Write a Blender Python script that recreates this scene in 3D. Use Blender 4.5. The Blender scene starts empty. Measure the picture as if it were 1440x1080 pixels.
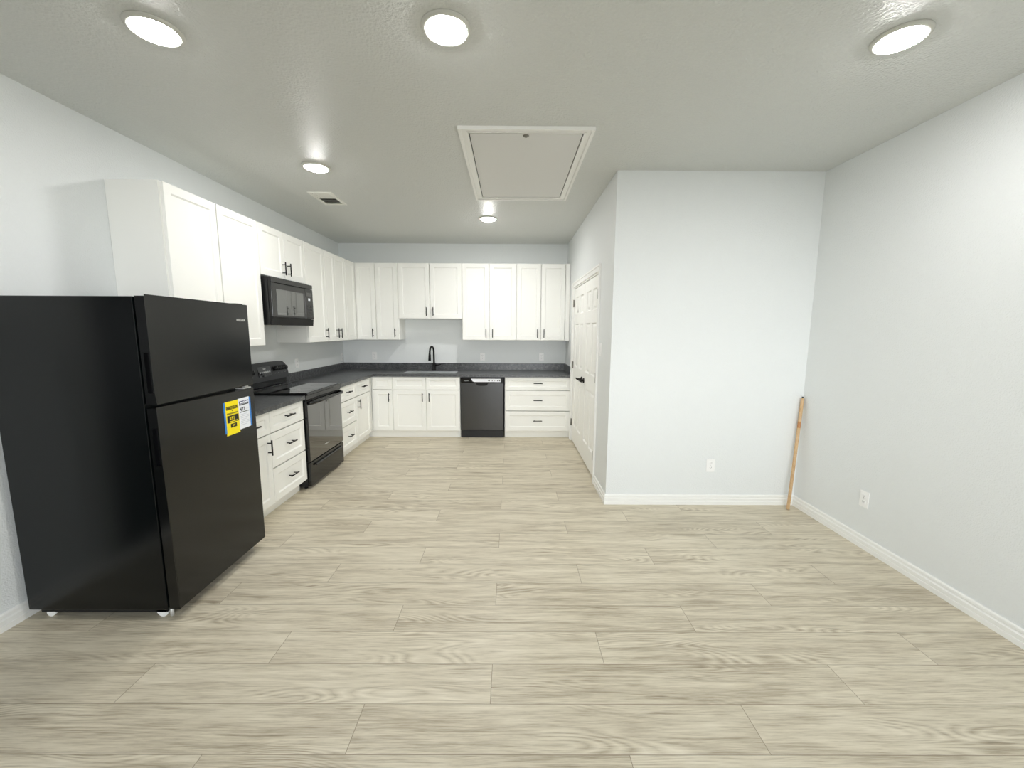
import bpy, bmesh, math, random
from mathutils import Vector, Matrix

S = bpy.context.scene
C = S.collection
PI = math.pi

# ------------------------------------------------------------------ camera, world, exposure
F_PX, PITCH, YAW, ROLL, CAM_H = 571.28, 7.6026, -0.2057, 0.2832, 1.5009
def make_camera():
    p, y, r = math.radians(PITCH), math.radians(YAW), math.radians(ROLL)
    rt = Vector((1, 0, 0)); d = Vector((0, math.cos(p), -math.sin(p))); u = Vector((0, math.sin(p), math.cos(p)))
    rt, u = math.cos(r)*rt + math.sin(r)*u, -math.sin(r)*rt + math.cos(r)*u
    Z = Matrix.Rotation(y, 3, 'Z')
    rt, d, u = Z @ rt, Z @ d, Z @ u
    cam = bpy.data.cameras.new('camera')
    cam.sensor_fit = 'HORIZONTAL'; cam.sensor_width = 36.0
    cam.lens = F_PX / 1440.0 * 36.0
    cam.clip_start = 0.02; cam.clip_end = 100
    o = bpy.data.objects.new('camera', cam); C.objects.link(o)
    m = Matrix((rt, u, -d)).transposed().to_4x4()
    m.translation = Vector((0, 0, CAM_H))
    o.matrix_world = m
    S.camera = o
make_camera()

SKY_FILL = 2.85
w = bpy.data.worlds.new('fill_sky'); S.world = w; w.use_nodes = True      # daylight fill added from behind, enters by the added rear window only
nt_ = w.node_tree; bg_ = nt_.nodes['Background']; bg_.inputs['Strength'].default_value = SKY_FILL
tc_ = nt_.nodes.new('ShaderNodeTexCoord'); sx_ = nt_.nodes.new('ShaderNodeSeparateXYZ'); rp_ = nt_.nodes.new('ShaderNodeValToRGB')
mr_ = nt_.nodes.new('ShaderNodeMapRange'); mr_.inputs['From Min'].default_value = -0.5; mr_.inputs['From Max'].default_value = 0.5
nt_.links.new(tc_.outputs['Generated'], sx_.inputs[0]); nt_.links.new(sx_.outputs[2], mr_.inputs['Value'])
nt_.links.new(mr_.outputs[0], rp_.inputs['Fac']); nt_.links.new(rp_.outputs[0], bg_.inputs['Color'])
el_ = rp_.color_ramp.elements
el_[0].position = 0.36; el_[0].color = (0.10, 0.10, 0.095, 1)          # dim ground
el_[1].position = 0.85; el_[1].color = (0.42, 0.47, 0.55, 1)           # upper sky
for p_, c_ in ((0.44, (0.95, 0.975, 1.0, 1)), (0.66, (0.95, 0.98, 1.0, 1))):   # horizon band brightened to carry the fill deep
    k_ = el_.new(p_); k_.color = c_
WX0, WX1, WZ0, WZ1, WY = -0.9, 1.9, 0.45, 2.35, -2.7
pl_ = bpy.data.lights.new('fill_window_portal', 'AREA'); pl_.shape = 'RECTANGLE'; pl_.size = WX1-WX0; pl_.size_y = WZ1-WZ0  # portal of the added fill window
pl_.cycles.is_portal = True
po_ = bpy.data.objects.new('fill_window_portal', pl_); C.objects.link(po_)
po_.location = ((WX0+WX1)/2, WY-0.10, (WZ0+WZ1)/2); po_.rotation_euler = (math.radians(90), 0, 0)

S.view_settings.view_transform = 'Standard'
S.view_settings.look = 'None'
S.view_settings.gamma = 1.0
S.view_settings.use_curve_mapping = False
S.view_settings.exposure = 2.17
LAMP = 36.5          # emission of the ceiling lamps' diffusers
LAMP_OUT = (0.60, 0.98, 1.06, 0.98, 1.65)   # the lamps are not equally bright; the kitchen one is strongest
LAMP_COLOR = (1.0, 0.992, 0.978)
S.cycles.max_bounces = 12
S.cycles.diffuse_bounces = 8
S.cycles.sample_clamp_indirect = 8.0

# ------------------------------------------------------------------ room numbers
XL, XR, YB, YC, XP, ZC, YR = -2.526, 2.469, 6.154, 3.373, 0.831, 2.743, -2.7

# ------------------------------------------------------------------ materials
def lin(c):
    f = lambda v: (v/255)/12.92 if v/255 <= 0.04045 else ((v/255+0.055)/1.055)**2.4
    return (f(c[0]), f(c[1]), f(c[2]), 1)

def pmat(name, col, rough=0.5, metal=0.0, spec=0.5, bump=None, coat=0.0, emit=None, var=None):
    m = bpy.data.materials.new(name); m.use_nodes = True
    nt = m.node_tree; b = nt.nodes['Principled BSDF']
    b.inputs['Base Color'].default_value = lin(col)
    b.inputs['Roughness'].default_value = rough
    b.inputs['Metallic'].default_value = metal
    b.inputs['Specular IOR Level'].default_value = spec
    b.inputs['Coat Weight'].default_value = coat
    tc = None
    if bump or var:
        tc = nt.nodes.new('ShaderNodeTexCoord')
    if bump:                                   # (scale, strength, distance, detail)
        n = nt.nodes.new('ShaderNodeTexNoise'); n.inputs['Scale'].default_value = bump[0]
        n.inputs['Detail'].default_value = bump[3] if len(bump) > 3 else 2.0
        bp = nt.nodes.new('ShaderNodeBump'); bp.inputs['Strength'].default_value = bump[1]
        bp.inputs['Distance'].default_value = bump[2]
        nt.links.new(tc.outputs['Object'], n.inputs['Vector'])
        nt.links.new(n.outputs['Fac'], bp.inputs['Height'])
        nt.links.new(bp.outputs['Normal'], b.inputs['Normal'])
    if var:                                    # (other colour, scale, detail, lo, hi)
        n = nt.nodes.new('ShaderNodeTexNoise'); n.inputs['Scale'].default_value = var[1]
        n.inputs['Detail'].default_value = var[2]
        r = nt.nodes.new('ShaderNodeValToRGB')
        r.color_ramp.elements[0].position = var[3]; r.color_ramp.elements[0].color = lin(col)
        r.color_ramp.elements[1].position = var[4]; r.color_ramp.elements[1].color = lin(var[0])
        nt.links.new(tc.outputs['Object'], n.inputs['Vector'])
        nt.links.new(n.outputs['Fac'], r.inputs['Fac'])
        nt.links.new(r.outputs['Color'], b.inputs['Base Color'])
    if emit:
        b.inputs['Emission Color'].default_value = (*LAMP_COLOR, 1)
        b.inputs['Emission Strength'].default_value = emit
    return m

M = {}
M['wall'] = pmat('pale_grey_wall_paint', (229, 232, 232), 0.55, bump=(120, 0.45, 0.006, 3))
M['ceiling'] = pmat('ceiling_paint', (216, 218, 215), 0.40, bump=(75, 0.8, 0.010, 3))
M['trim'] = pmat('white_trim_paint', (243, 243, 240), 0.35)
M['cab'] = pmat('white_cabinet_paint', (246, 246, 242), 0.52, spec=0.3)
M['door'] = pmat('white_door_paint', (247, 247, 243), 0.5, spec=0.35)
M['pull'] = pmat('matte_black_metal', (14, 14, 15), 0.5, 0.0, 0.35)
M['fridge'] = pmat('black_textured_steel', (7, 9, 9), 0.15, spec=0.48, bump=(420, 0.08, 0.002, 2))
M['fridge_side'] = pmat('black_textured_case', (4, 8, 9), 0.17, spec=0.36, bump=(420, 0.10, 0.002, 2))
M['gloss'] = pmat('gloss_black_enamel', (9, 9, 10), 0.10)
M['glass_black'] = pmat('black_glass', (6, 6, 7), 0.035, coat=0.6)
M['oven_glass'] = pmat('oven_door_glass', (7, 7, 8), 0.03, spec=0.9, coat=1.0)
M['satin'] = pmat('satin_black_plastic', (16, 17, 19), 0.35)
M['rubber'] = pmat('black_rubber', (8, 8, 8), 0.7)
M['dw'] = pmat('black_dishwasher_enamel', (14, 14, 15), 0.22, spec=0.9, coat=0.4)
M['steel'] = pmat('brushed_stainless', (214, 216, 216), 0.38, 1.0)
M['galv'] = pmat('pale_metal', (214, 214, 210), 0.4, 0.3)
M['bronze'] = pmat('dark_bronze', (44, 42, 41), 0.35, 0.8)
M['hinge'] = pmat('grey_hinge_metal', (140, 138, 130), 0.4, 0.7)
M['plate'] = pmat('white_plastic', (244, 244, 243), 0.35)
M['slot'] = pmat('dark_slot', (70, 70, 70), 0.6)
M['recess_shade'] = pmat('recess_shade_paint', (46, 45, 42), 0.7)  # painted shade for the vent and hatch recesses
M['vent'] = pmat('vent_white_metal', (238, 238, 232), 0.4)
M['yellow'] = pmat('yellow_paper', (255, 232, 0), 0.55)
M['white_paper'] = pmat('white_paper', (240, 242, 248), 0.55)
M['blue_tape'] = pmat('blue_tape', (52, 128, 205), 0.55)
M['ink'] = pmat('black_ink', (22, 20, 16), 0.6)
M['navy'] = pmat('navy_ink', (32, 30, 92), 0.6)
M['grey_ink'] = pmat('grey_ink', (204, 207, 218), 0.6)
M['logo'] = pmat('silver_lettering', (226, 228, 224), 0.3)
M['mark'] = pmat('pale_marking', (176, 178, 178), 0.5)
M['hatch'] = pmat('attic_panel_paint', (224, 224, 222), 0.5)
M['mesh_glass'] = pmat('microwave_window_mesh', (50, 54, 52), 0.03, spec=1.0, coat=1.0)
M['lens'] = pmat('lamp_diffuser', (255, 255, 255), 0.4, emit=LAMP)
M['lens'].node_tree.nodes['Principled BSDF'].inputs['Emission Color'].default_value = (*LAMP_COLOR, 1)
M['ring'] = pmat('lamp_trim', (205, 205, 198), 0.4)
M['dark_wood'] = pmat('dark_stained_wood', (26, 20, 17), 0.35, var=((38, 29, 23), 14, 4, 0.4, 0.7))
M['panel'] = pmat('grey_black_panel', (30, 31, 33), 0.28)
M['counter'] = None
M['stick'] = pmat('pale_wood', (208, 176, 134), 0.5, var=((188, 150, 106), 30, 4, 0.35, 0.7))
M['stick_mark'] = pmat('orange_brown_stamp', (182, 130, 84), 0.6)
M['burner'] = pmat('burner_ring_print', (44, 44, 46), 0.2)

def counter_material():
    m = bpy.data.materials.new('charcoal_speckled_laminate'); m.use_nodes = True
    nt = m.node_tree; b = nt.nodes['Principled BSDF']; b.inputs['Roughness'].default_value = 0.28
    tc = nt.nodes.new('ShaderNodeTexCoord')
    n1 = nt.nodes.new('ShaderNodeTexNoise'); n1.inputs['Scale'].default_value = 34; n1.inputs['Detail'].default_value = 6; n1.inputs['Roughness'].default_value = 0.7
    n2 = nt.nodes.new('ShaderNodeTexNoise'); n2.inputs['Scale'].default_value = 190; n2.inputs['Detail'].default_value = 2
    mx = nt.nodes.new('ShaderNodeMath'); mx.operation = 'MULTIPLY_ADD'; mx.inputs[1].default_value = 0.45
    sc = nt.nodes.new('ShaderNodeMath'); sc.operation = 'MULTIPLY'; sc.inputs[1].default_value = 0.6
    r = nt.nodes.new('ShaderNodeValToRGB')
    e = r.color_ramp.elements
    e[0].position = 0.38; e[0].color = lin((44, 46, 48))
    e[1].position = 0.68; e[1].color = lin((122, 123, 123))
    k = e.new(0.52); k.color = lin((72, 74, 76))
    nt.links.new(tc.outputs['Object'], n1.inputs['Vector']); nt.links.new(tc.outputs['Object'], n2.inputs['Vector'])
    nt.links.new(n1.outputs['Fac'], sc.inputs[0])
    nt.links.new(n2.outputs['Fac'], mx.inputs[0]); nt.links.new(sc.outputs[0], mx.inputs[2])
    nt.links.new(mx.outputs[0], r.inputs['Fac']); nt.links.new(r.outputs['Color'], b.inputs['Base Color'])
    return m
M['counter'] = counter_material()

PLANK_W, PLANK_L, ROW0, OFF0 = 0.198, 1.52, 1.2595, 0.937
def floor_material():
    m = bpy.data.materials.new('greige_vinyl_planks'); m.use_nodes = True
    nt = m.node_tree; b = nt.nodes['Principled BSDF']; L = nt.links.new
    def N(t): return nt.nodes.new(t)
    def mth(op, a, bb=None, c=None):
        n = N('ShaderNodeMath'); n.operation = op
        for i, v in enumerate((a, bb, c)):
            if v is None: continue
            if isinstance(v, (int, float)): n.inputs[i].default_value = v
            else: L(v, n.inputs[i])
        return n.outputs[0]
    tc = N('ShaderNodeTexCoord'); sp = N('ShaderNodeSeparateXYZ'); L(tc.outputs['Object'], sp.inputs[0])
    x, y = sp.outputs[0], sp.outputs[1]
    ry = mth('DIVIDE', mth('SUBTRACT', y, ROW0), PLANK_W)
    row = mth('FLOOR', ry); fy = mth('FRACT', ry)
    rx = mth('DIVIDE', mth('SUBTRACT', mth('SUBTRACT', x, OFF0), mth('MULTIPLY', row, PLANK_L/3)), PLANK_L)
    col = mth('FLOOR', rx); fx = mth('FRACT', rx)
    cb = N('ShaderNodeCombineXYZ'); L(row, cb.inputs[0]); L(col, cb.inputs[1])
    wn = N('ShaderNodeTexWhiteNoise'); wn.noise_dimensions = '3D'; L(cb.outputs[0], wn.inputs['Vector'])
    rnd = wn.outputs['Value']
    # seams
    ey = mth('MULTIPLY', mth('MINIMUM', fy, mth('SUBTRACT', 1.0, fy)), PLANK_W)
    ex = mth('MULTIPLY', mth('MINIMUM', fx, mth('SUBTRACT', 1.0, fx)), PLANK_L)
    ed = mth('MINIMUM', ey, ex)
    seam = N('ShaderNodeMapRange'); seam.inputs['From Min'].default_value = 0.0004; seam.inputs['From Max'].default_value = 0.0019
    L(ed, seam.inputs['Value'])
    # grain coordinates, shifted per plank
    gx = mth('ADD', x, mth('MULTIPLY', rnd, 37.0)); gy = mth('ADD', y, mth('MULTIPLY', wn.outputs['Value'], 91.0))
    def grain(sx, sy, scale, detail, rough, dist=0.0):
        c = N('ShaderNodeCombineXYZ'); L(mth('MULTIPLY', gx, sx), c.inputs[0]); L(mth('MULTIPLY', gy, sy), c.inputs[1])
        n = N('ShaderNodeTexNoise'); n.inputs['Scale'].default_value = scale; n.inputs['Detail'].default_value = detail
        n.inputs['Roughness'].default_value = rough; n.inputs['Distortion'].default_value = dist
        L(c.outputs[0], n.inputs['Vector']); return n.outputs['Fac']
    fine = grain(1.3, 34.0, 5.0, 8, 0.68)
    hair = grain(3.0, 120.0, 5.0, 3, 0.6)
    broad = grain(0.8, 9.0, 2.4, 5, 0.58, 0.5)
    # cathedral rings: contour lines of a stretched noise, only where the plank has figure
    ring_src = grain(0.62, 4.2, 1.7, 1.2, 0.4, 0.25)
    rings = mth('FRACT', mth('MULTIPLY', ring_src, 26.0))
    rings = mth('ABSOLUTE', mth('SUBTRACT', rings, 0.5))
    rings = mth('SUBTRACT', mth('MULTIPLY', rings, 2.0), 0.5)
    figure = N('ShaderNodeMapRange'); figure.inputs['From Min'].default_value = 0.50; figure.inputs['From Max'].default_value = 0.62
    L(grain(0.9, 5.0, 1.3, 1, 0.4), figure.inputs['Value'])
    streak = N('ShaderNodeMapRange'); streak.inputs['From Min'].default_value = 0.60; streak.inputs['From Max'].default_value = 0.76
    L(grain(0.7, 20.0, 2.6, 5, 0.6, 0.4), streak.inputs['Value'])
    f = mth('ADD', mth('MULTIPLY', fine, 0.46), mth('MULTIPLY', broad, 0.42))
    f = mth('ADD', f, mth('MULTIPLY', hair, 0.14))
    f = mth('ADD', f, mth('MULTIPLY', mth('MULTIPLY', rings, figure.outputs[0]), 0.13))
    f = mth('SUBTRACT', f, mth('MULTIPLY', streak.outputs[0], 0.15))
    f = mth('ADD', f, mth('MULTIPLY', mth('SUBTRACT', rnd, 0.5), 0.05))
    r = N('ShaderNodeValToRGB'); e = r.color_ramp.elements
    e[0].position = 0.30; e[0].color = lin((134, 122, 102))
    e[1].position = 0.66; e[1].color = lin((226, 218, 199))
    k = e.new(0.42); k.color = lin((174, 163, 142))
    k = e.new(0.52); k.color = lin((206, 197, 176))
    L(f, r.inputs['Fac'])
    mix = N('ShaderNodeMix'); mix.data_type = 'RGBA'
    L(seam.outputs[0], mix.inputs['Factor']); mix.inputs['A'].default_value = lin((140, 128, 108)); L(r.outputs['Color'], mix.inputs['B'])
    L(mix.outputs['Result'], b.inputs['Base Color'])
    b.inputs['Roughness'].default_value = 0.42
    b.inputs['Specular IOR Level'].default_value = 0.4
    bp = N('ShaderNodeBump'); bp.inputs['Strength'].default_value = 0.25; bp.inputs['Distance'].default_value = 0.002
    L(mth('ADD', mth('MULTIPLY', fine, 0.5), seam.outputs[0]), bp.inputs['Height']); L(bp.outputs['Normal'], b.inputs['Normal'])
    return m
M['floor'] = floor_material()

# ------------------------------------------------------------------ mesh builder
class MB:
    def __init__(s): s.bm = bmesh.new(); s.mats = []
    def mi(s, m):
        if m not in s.mats: s.mats.append(m)
        return s.mats.index(m)
    def faces(s, pts, fs, m):
        k = s.mi(m); v = [s.bm.verts.new(p) for p in pts]
        out = []
        for f in fs:
            try:
                q = s.bm.faces.new([v[i] for i in f]); q.material_index = k; out.append(q)
            except ValueError: pass
        return out
    def box(s, x0, x1, y0, y1, z0, z1, m, bev=0.0, seg=2):
        p = [(x0,y0,z0),(x1,y0,z0),(x1,y1,z0),(x0,y1,z0),(x0,y0,z1),(x1,y0,z1),(x1,y1,z1),(x0,y1,z1)]
        f = s.faces(p, [(0,3,2,1),(4,5,6,7),(0,1,5,4),(1,2,6,5),(2,3,7,6),(3,0,4,7)], m)
        if bev > 0:
            es = list({e for q in f for e in q.edges})
            bmesh.ops.bevel(s.bm, geom=es, offset=bev, segments=seg, affect='EDGES', profile=0.5)
        return s
    def tube(s, pts, r, m, n=12, cap=True):
        k = s.mi(m); pts = [Vector(p) for p in pts]
        rs = r if isinstance(r, (list, tuple)) else [r]*len(pts)
        t0 = (pts[1]-pts[0]).normalized()
        a = Vector((0,0,1)) if abs(t0.z) < 0.9 else Vector((1,0,0))
        nx = t0.cross(a).normalized()
        rings = []
        for i, p in enumerate(pts):
            if i == 0: t = pts[1]-pts[0]
            elif i == len(pts)-1: t = pts[-1]-pts[-2]
            else: t = (pts[i+1]-pts[i]).normalized() + (pts[i]-pts[i-1]).normalized()
            t.normalize(); nx = (nx - t*nx.dot(t)).normalized(); ny = t.cross(nx)
            rings.append([s.bm.verts.new(p + rs[i]*(math.cos(2*PI*j/n)*nx + math.sin(2*PI*j/n)*ny)) for j in range(n)])
        for a_, b_ in zip(rings, rings[1:]):
            for j in range(n):
                q = s.bm.faces.new((a_[j], a_[(j+1)%n], b_[(j+1)%n], b_[j])); q.material_index = k; q.smooth = True
        if cap:
            for rg, rev in ((rings[0], True), (rings[-1], False)):
                q = s.bm.faces.new(list(reversed(rg)) if rev else rg); q.material_index = k
        return s
    def lathe(s, prof, m, c=(0,0,0), n=40, smooth=True, axis='Z'):
        k = s.mi(m); rings = []
        for (r, h) in prof:
            row = []
            for j in range(n):
                a = 2*PI*j/n; x, y = r*math.cos(a), r*math.sin(a)
                p = (x, y, h) if axis == 'Z' else (x, h, y)
                row.append(s.bm.verts.new((c[0]+p[0], c[1]+p[1], c[2]+p[2])))
            rings.append(row)
        for a_, b_ in zip(rings, rings[1:]):
            for j in range(n):
                q = s.bm.faces.new((a_[j], a_[(j+1)%n], b_[(j+1)%n], b_[j])); q.material_index = k; q.smooth = smooth
        for rg in (rings[0], rings[-1]):
            q = s.bm.faces.new(rg); q.material_index = k
        return s
    def prism_x(s, prof, x0, x1, m):                     # profile in (y, z)
        n = len(prof)
        p = [(x0, a, b) for a, b in prof] + [(x1, a, b) for a, b in prof]
        fs = [tuple(range(n)), tuple(range(2*n-1, n-1, -1))] + [(i, n+i, n+(i+1)%n, (i+1)%n) for i in range(n)]
        s.faces(p, fs, m); return s
    def prism_y(s, prof, y0, y1, m):                     # profile in (x, z)
        n = len(prof)
        p = [(a, y0, b) for a, b in prof] + [(a, y1, b) for a, b in prof]
        fs = [tuple(range(n)), tuple(range(2*n-1, n-1, -1))] + [(i, n+i, n+(i+1)%n, (i+1)%n) for i in range(n)]
        s.faces(p, fs, m); return s
    def panel_slab(s, x0, x1, z0, z1, y0, y1, rects, loops, m):
        """slab whose front (y0) carries panels; each rect gets nested rings (inset, y offset from the front)"""
        e = 0.0018
        xs = sorted({x0+e, x1-e, *[r[0] for r in rects], *[r[1] for r in rects]})
        zs = sorted({z0+e, z1-e, *[r[2] for r in rects], *[r[3] for r in rects]})
        k = s.mi(m); V = {}
        def v(x, y, z):
            key = (round(x,5), round(y,5), round(z,5))
            if key not in V: V[key] = s.bm.verts.new((x,y,z))
            return V[key]
        def quad(a,b,c,d):
            q = s.bm.faces.new((a,b,c,d)); q.material_index = k
        for i in range(len(xs)-1):
            for j in range(len(zs)-1):
                cx, cz = (xs[i]+xs[i+1])/2, (zs[j]+zs[j+1])/2
                if any(r[0] < cx < r[1] and r[2] < cz < r[3] for r in rects): continue
                quad(v(xs[i],y0,zs[j]), v(xs[i+1],y0,zs[j]), v(xs[i+1],y0,zs[j+1]), v(xs[i],y0,zs[j+1]))
        for r in rects:
            prev = None
            gx = [x for x in xs if r[0]-1e-6 <= x <= r[1]+1e-6]; gz = [z for z in zs if r[2]-1e-6 <= z <= r[3]+1e-6]
            def ring(ins, dy):
                a, b2, c2, d2 = r[0]+ins, r[1]-ins, r[2]+ins, r[3]-ins
                return [v(a,y0+dy,c2), v(b2,y0+dy,c2), v(b2,y0+dy,d2), v(a,y0+dy,d2)]
            prev = ring(0, 0)
            for ins, dy in loops:
                cur = ring(ins, dy)
                for t in range(4): quad(prev[t], prev[(t+1)%4], cur[(t+1)%4], cur[t])
                prev = cur
            q = s.bm.faces.new(prev); q.material_index = k
        # eased edge, sides, back: a closed shell around the outer boundary (own vertices)
        A = [(x0+e,y0,z0+e),(x1-e,y0,z0+e),(x1-e,y0,z1-e),(x0+e,y0,z1-e)]
        B = [(x0,y0+e,z0),(x1,y0+e,z0),(x1,y0+e,z1),(x0,y0+e,z1)]
        D = [(x0,y1,z0),(x1,y1,z0),(x1,y1,z1),(x0,y1,z1)]
        s.faces(A+B+D, [(0,4,5,1),(1,5,6,2),(2,6,7,3),(3,7,4,0),(4,8,9,5),(5,9,10,6),(6,10,11,7),(7,11,8,4),(11,10,9,8)], m)
        return s
    def grid_solid(s, xs, ys, keep, z0, z1, m):
        k = s.mi(m); V = {}
        def v(x,y,z):
            key=(round(x,5),round(y,5),round(z,5))
            if key not in V: V[key]=s.bm.verts.new((x,y,z))
            return V[key]
        nx, ny = len(xs)-1, len(ys)-1
        on = [[keep((xs[i]+xs[i+1])/2,(ys[j]+ys[j+1])/2) for j in range(ny)] for i in range(nx)]
        def q(*p):
            f = s.bm.faces.new([v(*a) for a in p]); f.material_index = k
        for i in range(nx):
            for j in range(ny):
                if not on[i][j]: continue
                a,b,c,d = xs[i],xs[i+1],ys[j],ys[j+1]
                q((a,c,z1),(b,c,z1),(b,d,z1),(a,d,z1)); q((a,c,z0),(a,d,z0),(b,d,z0),(b,c,z0))
                if i==0 or not on[i-1][j]: q((a,c,z0),(a,c,z1),(a,d,z1),(a,d,z0))
                if i==nx-1 or not on[i+1][j]: q((b,c,z0),(b,d,z0),(b,d,z1),(b,c,z1))
                if j==0 or not on[i][j-1]: q((a,c,z0),(b,c,z0),(b,c,z1),(a,c,z1))
                if j==ny-1 or not on[i][j+1]: q((a,d,z0),(a,d,z1),(b,d,z1),(b,d,z0))
        return s
    def text(s, string, x, z, y, height, m, width=None, align='CENTER', depth=0.0006, bold=0.0):
        """lettering standing in the local xz plane, facing -y, centred on (x, z)"""
        cu = bpy.data.curves.new('t', 'FONT'); cu.body = string; cu.size = 1.0; cu.extrude = 0.0; cu.offset = bold
        ob = bpy.data.objects.new('t', cu); C.objects.link(ob)
        dg = bpy.context.evaluated_depsgraph_get(); me = bpy.data.meshes.new_from_object(ob.evaluated_get(dg))
        bpy.data.objects.remove(ob); bpy.data.curves.remove(cu)
        if not me.vertices: return s
        xs = [v.co.x for v in me.vertices]; ys = [v.co.y for v in me.vertices]
        sx = height/(max(ys)-min(ys)); sw = (width/(max(xs)-min(xs))) if width else sx
        cx, cy = (max(xs)+min(xs))/2, (max(ys)+min(ys))/2
        k = s.mi(m); vs = [s.bm.verts.new((x+(v.co.x-cx)*sw, y-depth, z+(v.co.y-cy)*sx)) for v in me.vertices]
        for p in me.polygons:
            try:
                f = s.bm.faces.new([vs[i] for i in p.vertices]); f.material_index = k
            except ValueError: pass
        bpy.data.meshes.remove(me)
        return s
    def xf(s, mat):
        bmesh.ops.transform(s.bm, matrix=mat, verts=s.bm.verts); return s
    def build(s, name, parent=None, label=None, normals=True):
        if normals: bmesh.ops.recalc_face_normals(s.bm, faces=s.bm.faces)
        me = bpy.data.meshes.new(name); s.bm.to_mesh(me); s.bm.free()
        for m in s.mats: me.materials.append(m)
        o = bpy.data.objects.new(name, me); C.objects.link(o)
        if parent: o.parent = parent
        if label: o['label'] = label
        return o

def tag(o, label, cat=None, group=None, kind=None):
    o['label'] = label
    if cat: o['category'] = cat
    if group: o['group'] = group
    if kind: o['kind'] = kind
    return o
def thing(name, label, cat, loc=(0,0,0), rz=0.0, group=None):
    o = bpy.data.objects.new(name, None); C.objects.link(o); o.empty_display_size = 0.1
    o.location = loc; o.rotation_euler = (0, 0, rz)
    return tag(o, label, cat, group)
def copy_tree(o, parent=None):
    c = o.copy(); C.objects.link(c); c.parent = parent
    for ch in list(o.children): copy_tree(ch, c)
    return c
R90 = PI/2

# ------------------------------------------------------------------ the room
T = 0.12
def struct(mb, name, label): return tag(mb.build(name), label, kind='structure')
struct(MB().box(XL-T, XR+T, YR-T, YB+T, -0.06, 0, M['floor']), 'floor', 'greige wood-look plank floor of the whole room')
struct(MB().box(XL-T, XR+T, YR-T, YB+T, ZC, ZC+0.06, M['ceiling']), 'ceiling', 'textured pale grey ceiling over the whole room')
struct(MB().box(XL-T, XL, YR, YB, 0, ZC, M['wall']), 'wall_left', 'pale grey wall behind the refrigerator and range')
struct(MB().box(XR, XR+T, YR, YC, 0, ZC, M['wall']), 'wall_right', 'plain pale grey wall along the right side')
struct(MB().box(XL-T, XP, YB, YB+T, 0, ZC, M['wall']), 'wall_back', 'pale grey wall behind the sink')
struct(MB().box(XP+0.001, XR+T, YC, YC+T, 0, ZC, M['wall']), 'wall_closet_front', 'pale grey closet wall facing the camera')
mb = MB().box(XL-T, WX0, YR-T, YR, 0, ZC, M['wall']).box(WX1, XR+T, YR-T, YR, 0, ZC, M['wall'])
mb.box(WX0, WX1, YR-T, YR, 0, WZ0, M['wall']).box(WX0, WX1, YR-T, YR, WZ1, ZC, M['wall'])  # opening left for the added fill window
struct(mb, 'wall_rear', 'pale grey wall behind the camera')
D0, D1, DH = 3.905, 5.445, 2.052        # opening of the double closet doors in the side wall
mb = MB()
mb.box(XP, XP+T, YC+T, D0, 0, ZC, M['wall']).box(XP, XP+T, D1, YB+T, 0, ZC, M['wall']).box(XP, XP+T, D0, D1, DH, ZC, M['wall'])
mb.box(XP, XP+0.001, YC, YC+T, 0, ZC, M['wall'])
struct(mb, 'wall_closet_side', 'pale grey closet side wall with double doors')

BB = [(0,0),(0.016,0),(0.016,0.028),(0.0105,0.0305),(0.0105,0.035),(0.0145,0.037),(0.0145,0.055),(0.009,0.059),(0.0055,0.064),
      (0.0115,0.069),(0.0115,0.080),(0.009,0.0855),(0.004,0.088),(0,0.088)]
def baseboard(name, p0, p1, nrm, m0, m1, label):
    p0, p1, nrm = Vector((*p0,0)), Vector((*p1,0)), Vector((*nrm,0))
    d = (p1-p0).normalized(); n = len(BB)
    A = [p0 + nrm*a + d*(m0*a) + Vector((0,0,b)) for a, b in BB]
    B = [p1 + nrm*a + d*(m1*a) + Vector((0,0,b)) for a, b in BB]
    mb = MB(); mb.faces(A+B, [tuple(range(n)), tuple(range(2*n-1,n-1,-1))]+[(i,n+i,n+(i+1)%n,(i+1)%n) for i in range(n)], M['trim'])
    struct(mb, name, label)
baseboard('baseboard_left', (XL, YR), (XL, 2.66), (1,0), 0, 0, 'white moulded baseboard along the left wall')
baseboard('baseboard_right', (XR, YR), (XR, YC), (-1,0), 0, -1, 'white moulded baseboard along the right wall')
baseboard('baseboard_closet_front', (XP, YC), (XR, YC), (0,-1), -1, -1, 'white moulded baseboard under the closet front wall')
baseboard('baseboard_closet_side', (XP, YC), (XP, D0-0.06), (-1,0), -1, 0, 'short white baseboard between closet corner and doors')

mb = MB(); f_ = 0.05  # unseen window, added to light the surfaces facing the camera
for a_, b_ in ((WX0, WX0+f_), ((WX0+WX1)/2-f_/2, (WX0+WX1)/2+f_/2), (WX1-f_, WX1)): mb.box(a_, b_, YR-0.08, YR-0.03, WZ0, WZ1, M['trim'])
mb.box(WX0, WX1, YR-0.079, YR-0.031, WZ0, WZ0+f_, M['trim']).box(WX0, WX1, YR-0.079, YR-0.031, WZ1-f_, WZ1, M['trim'])
struct(mb, 'fill_window_1', 'wide two-light window added unseen behind the camera for frontal fill light')
# dark door in the left wall beside the camera (outside the frame, seen only as a dark reflection)
mb = MB(); mb.box(XL+0.002, XL+0.03, -0.5, 1.5, 0.0, 2.06, M['trim'])
o = struct(mb, 'door_3', 'dark door in a white frame in the left wall beside the camera')
MB().box(XL+0.031, XL+0.034, -0.42, 1.44, 0.06, 2.0, M['dark_wood']).build('door_panel', o)

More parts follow.
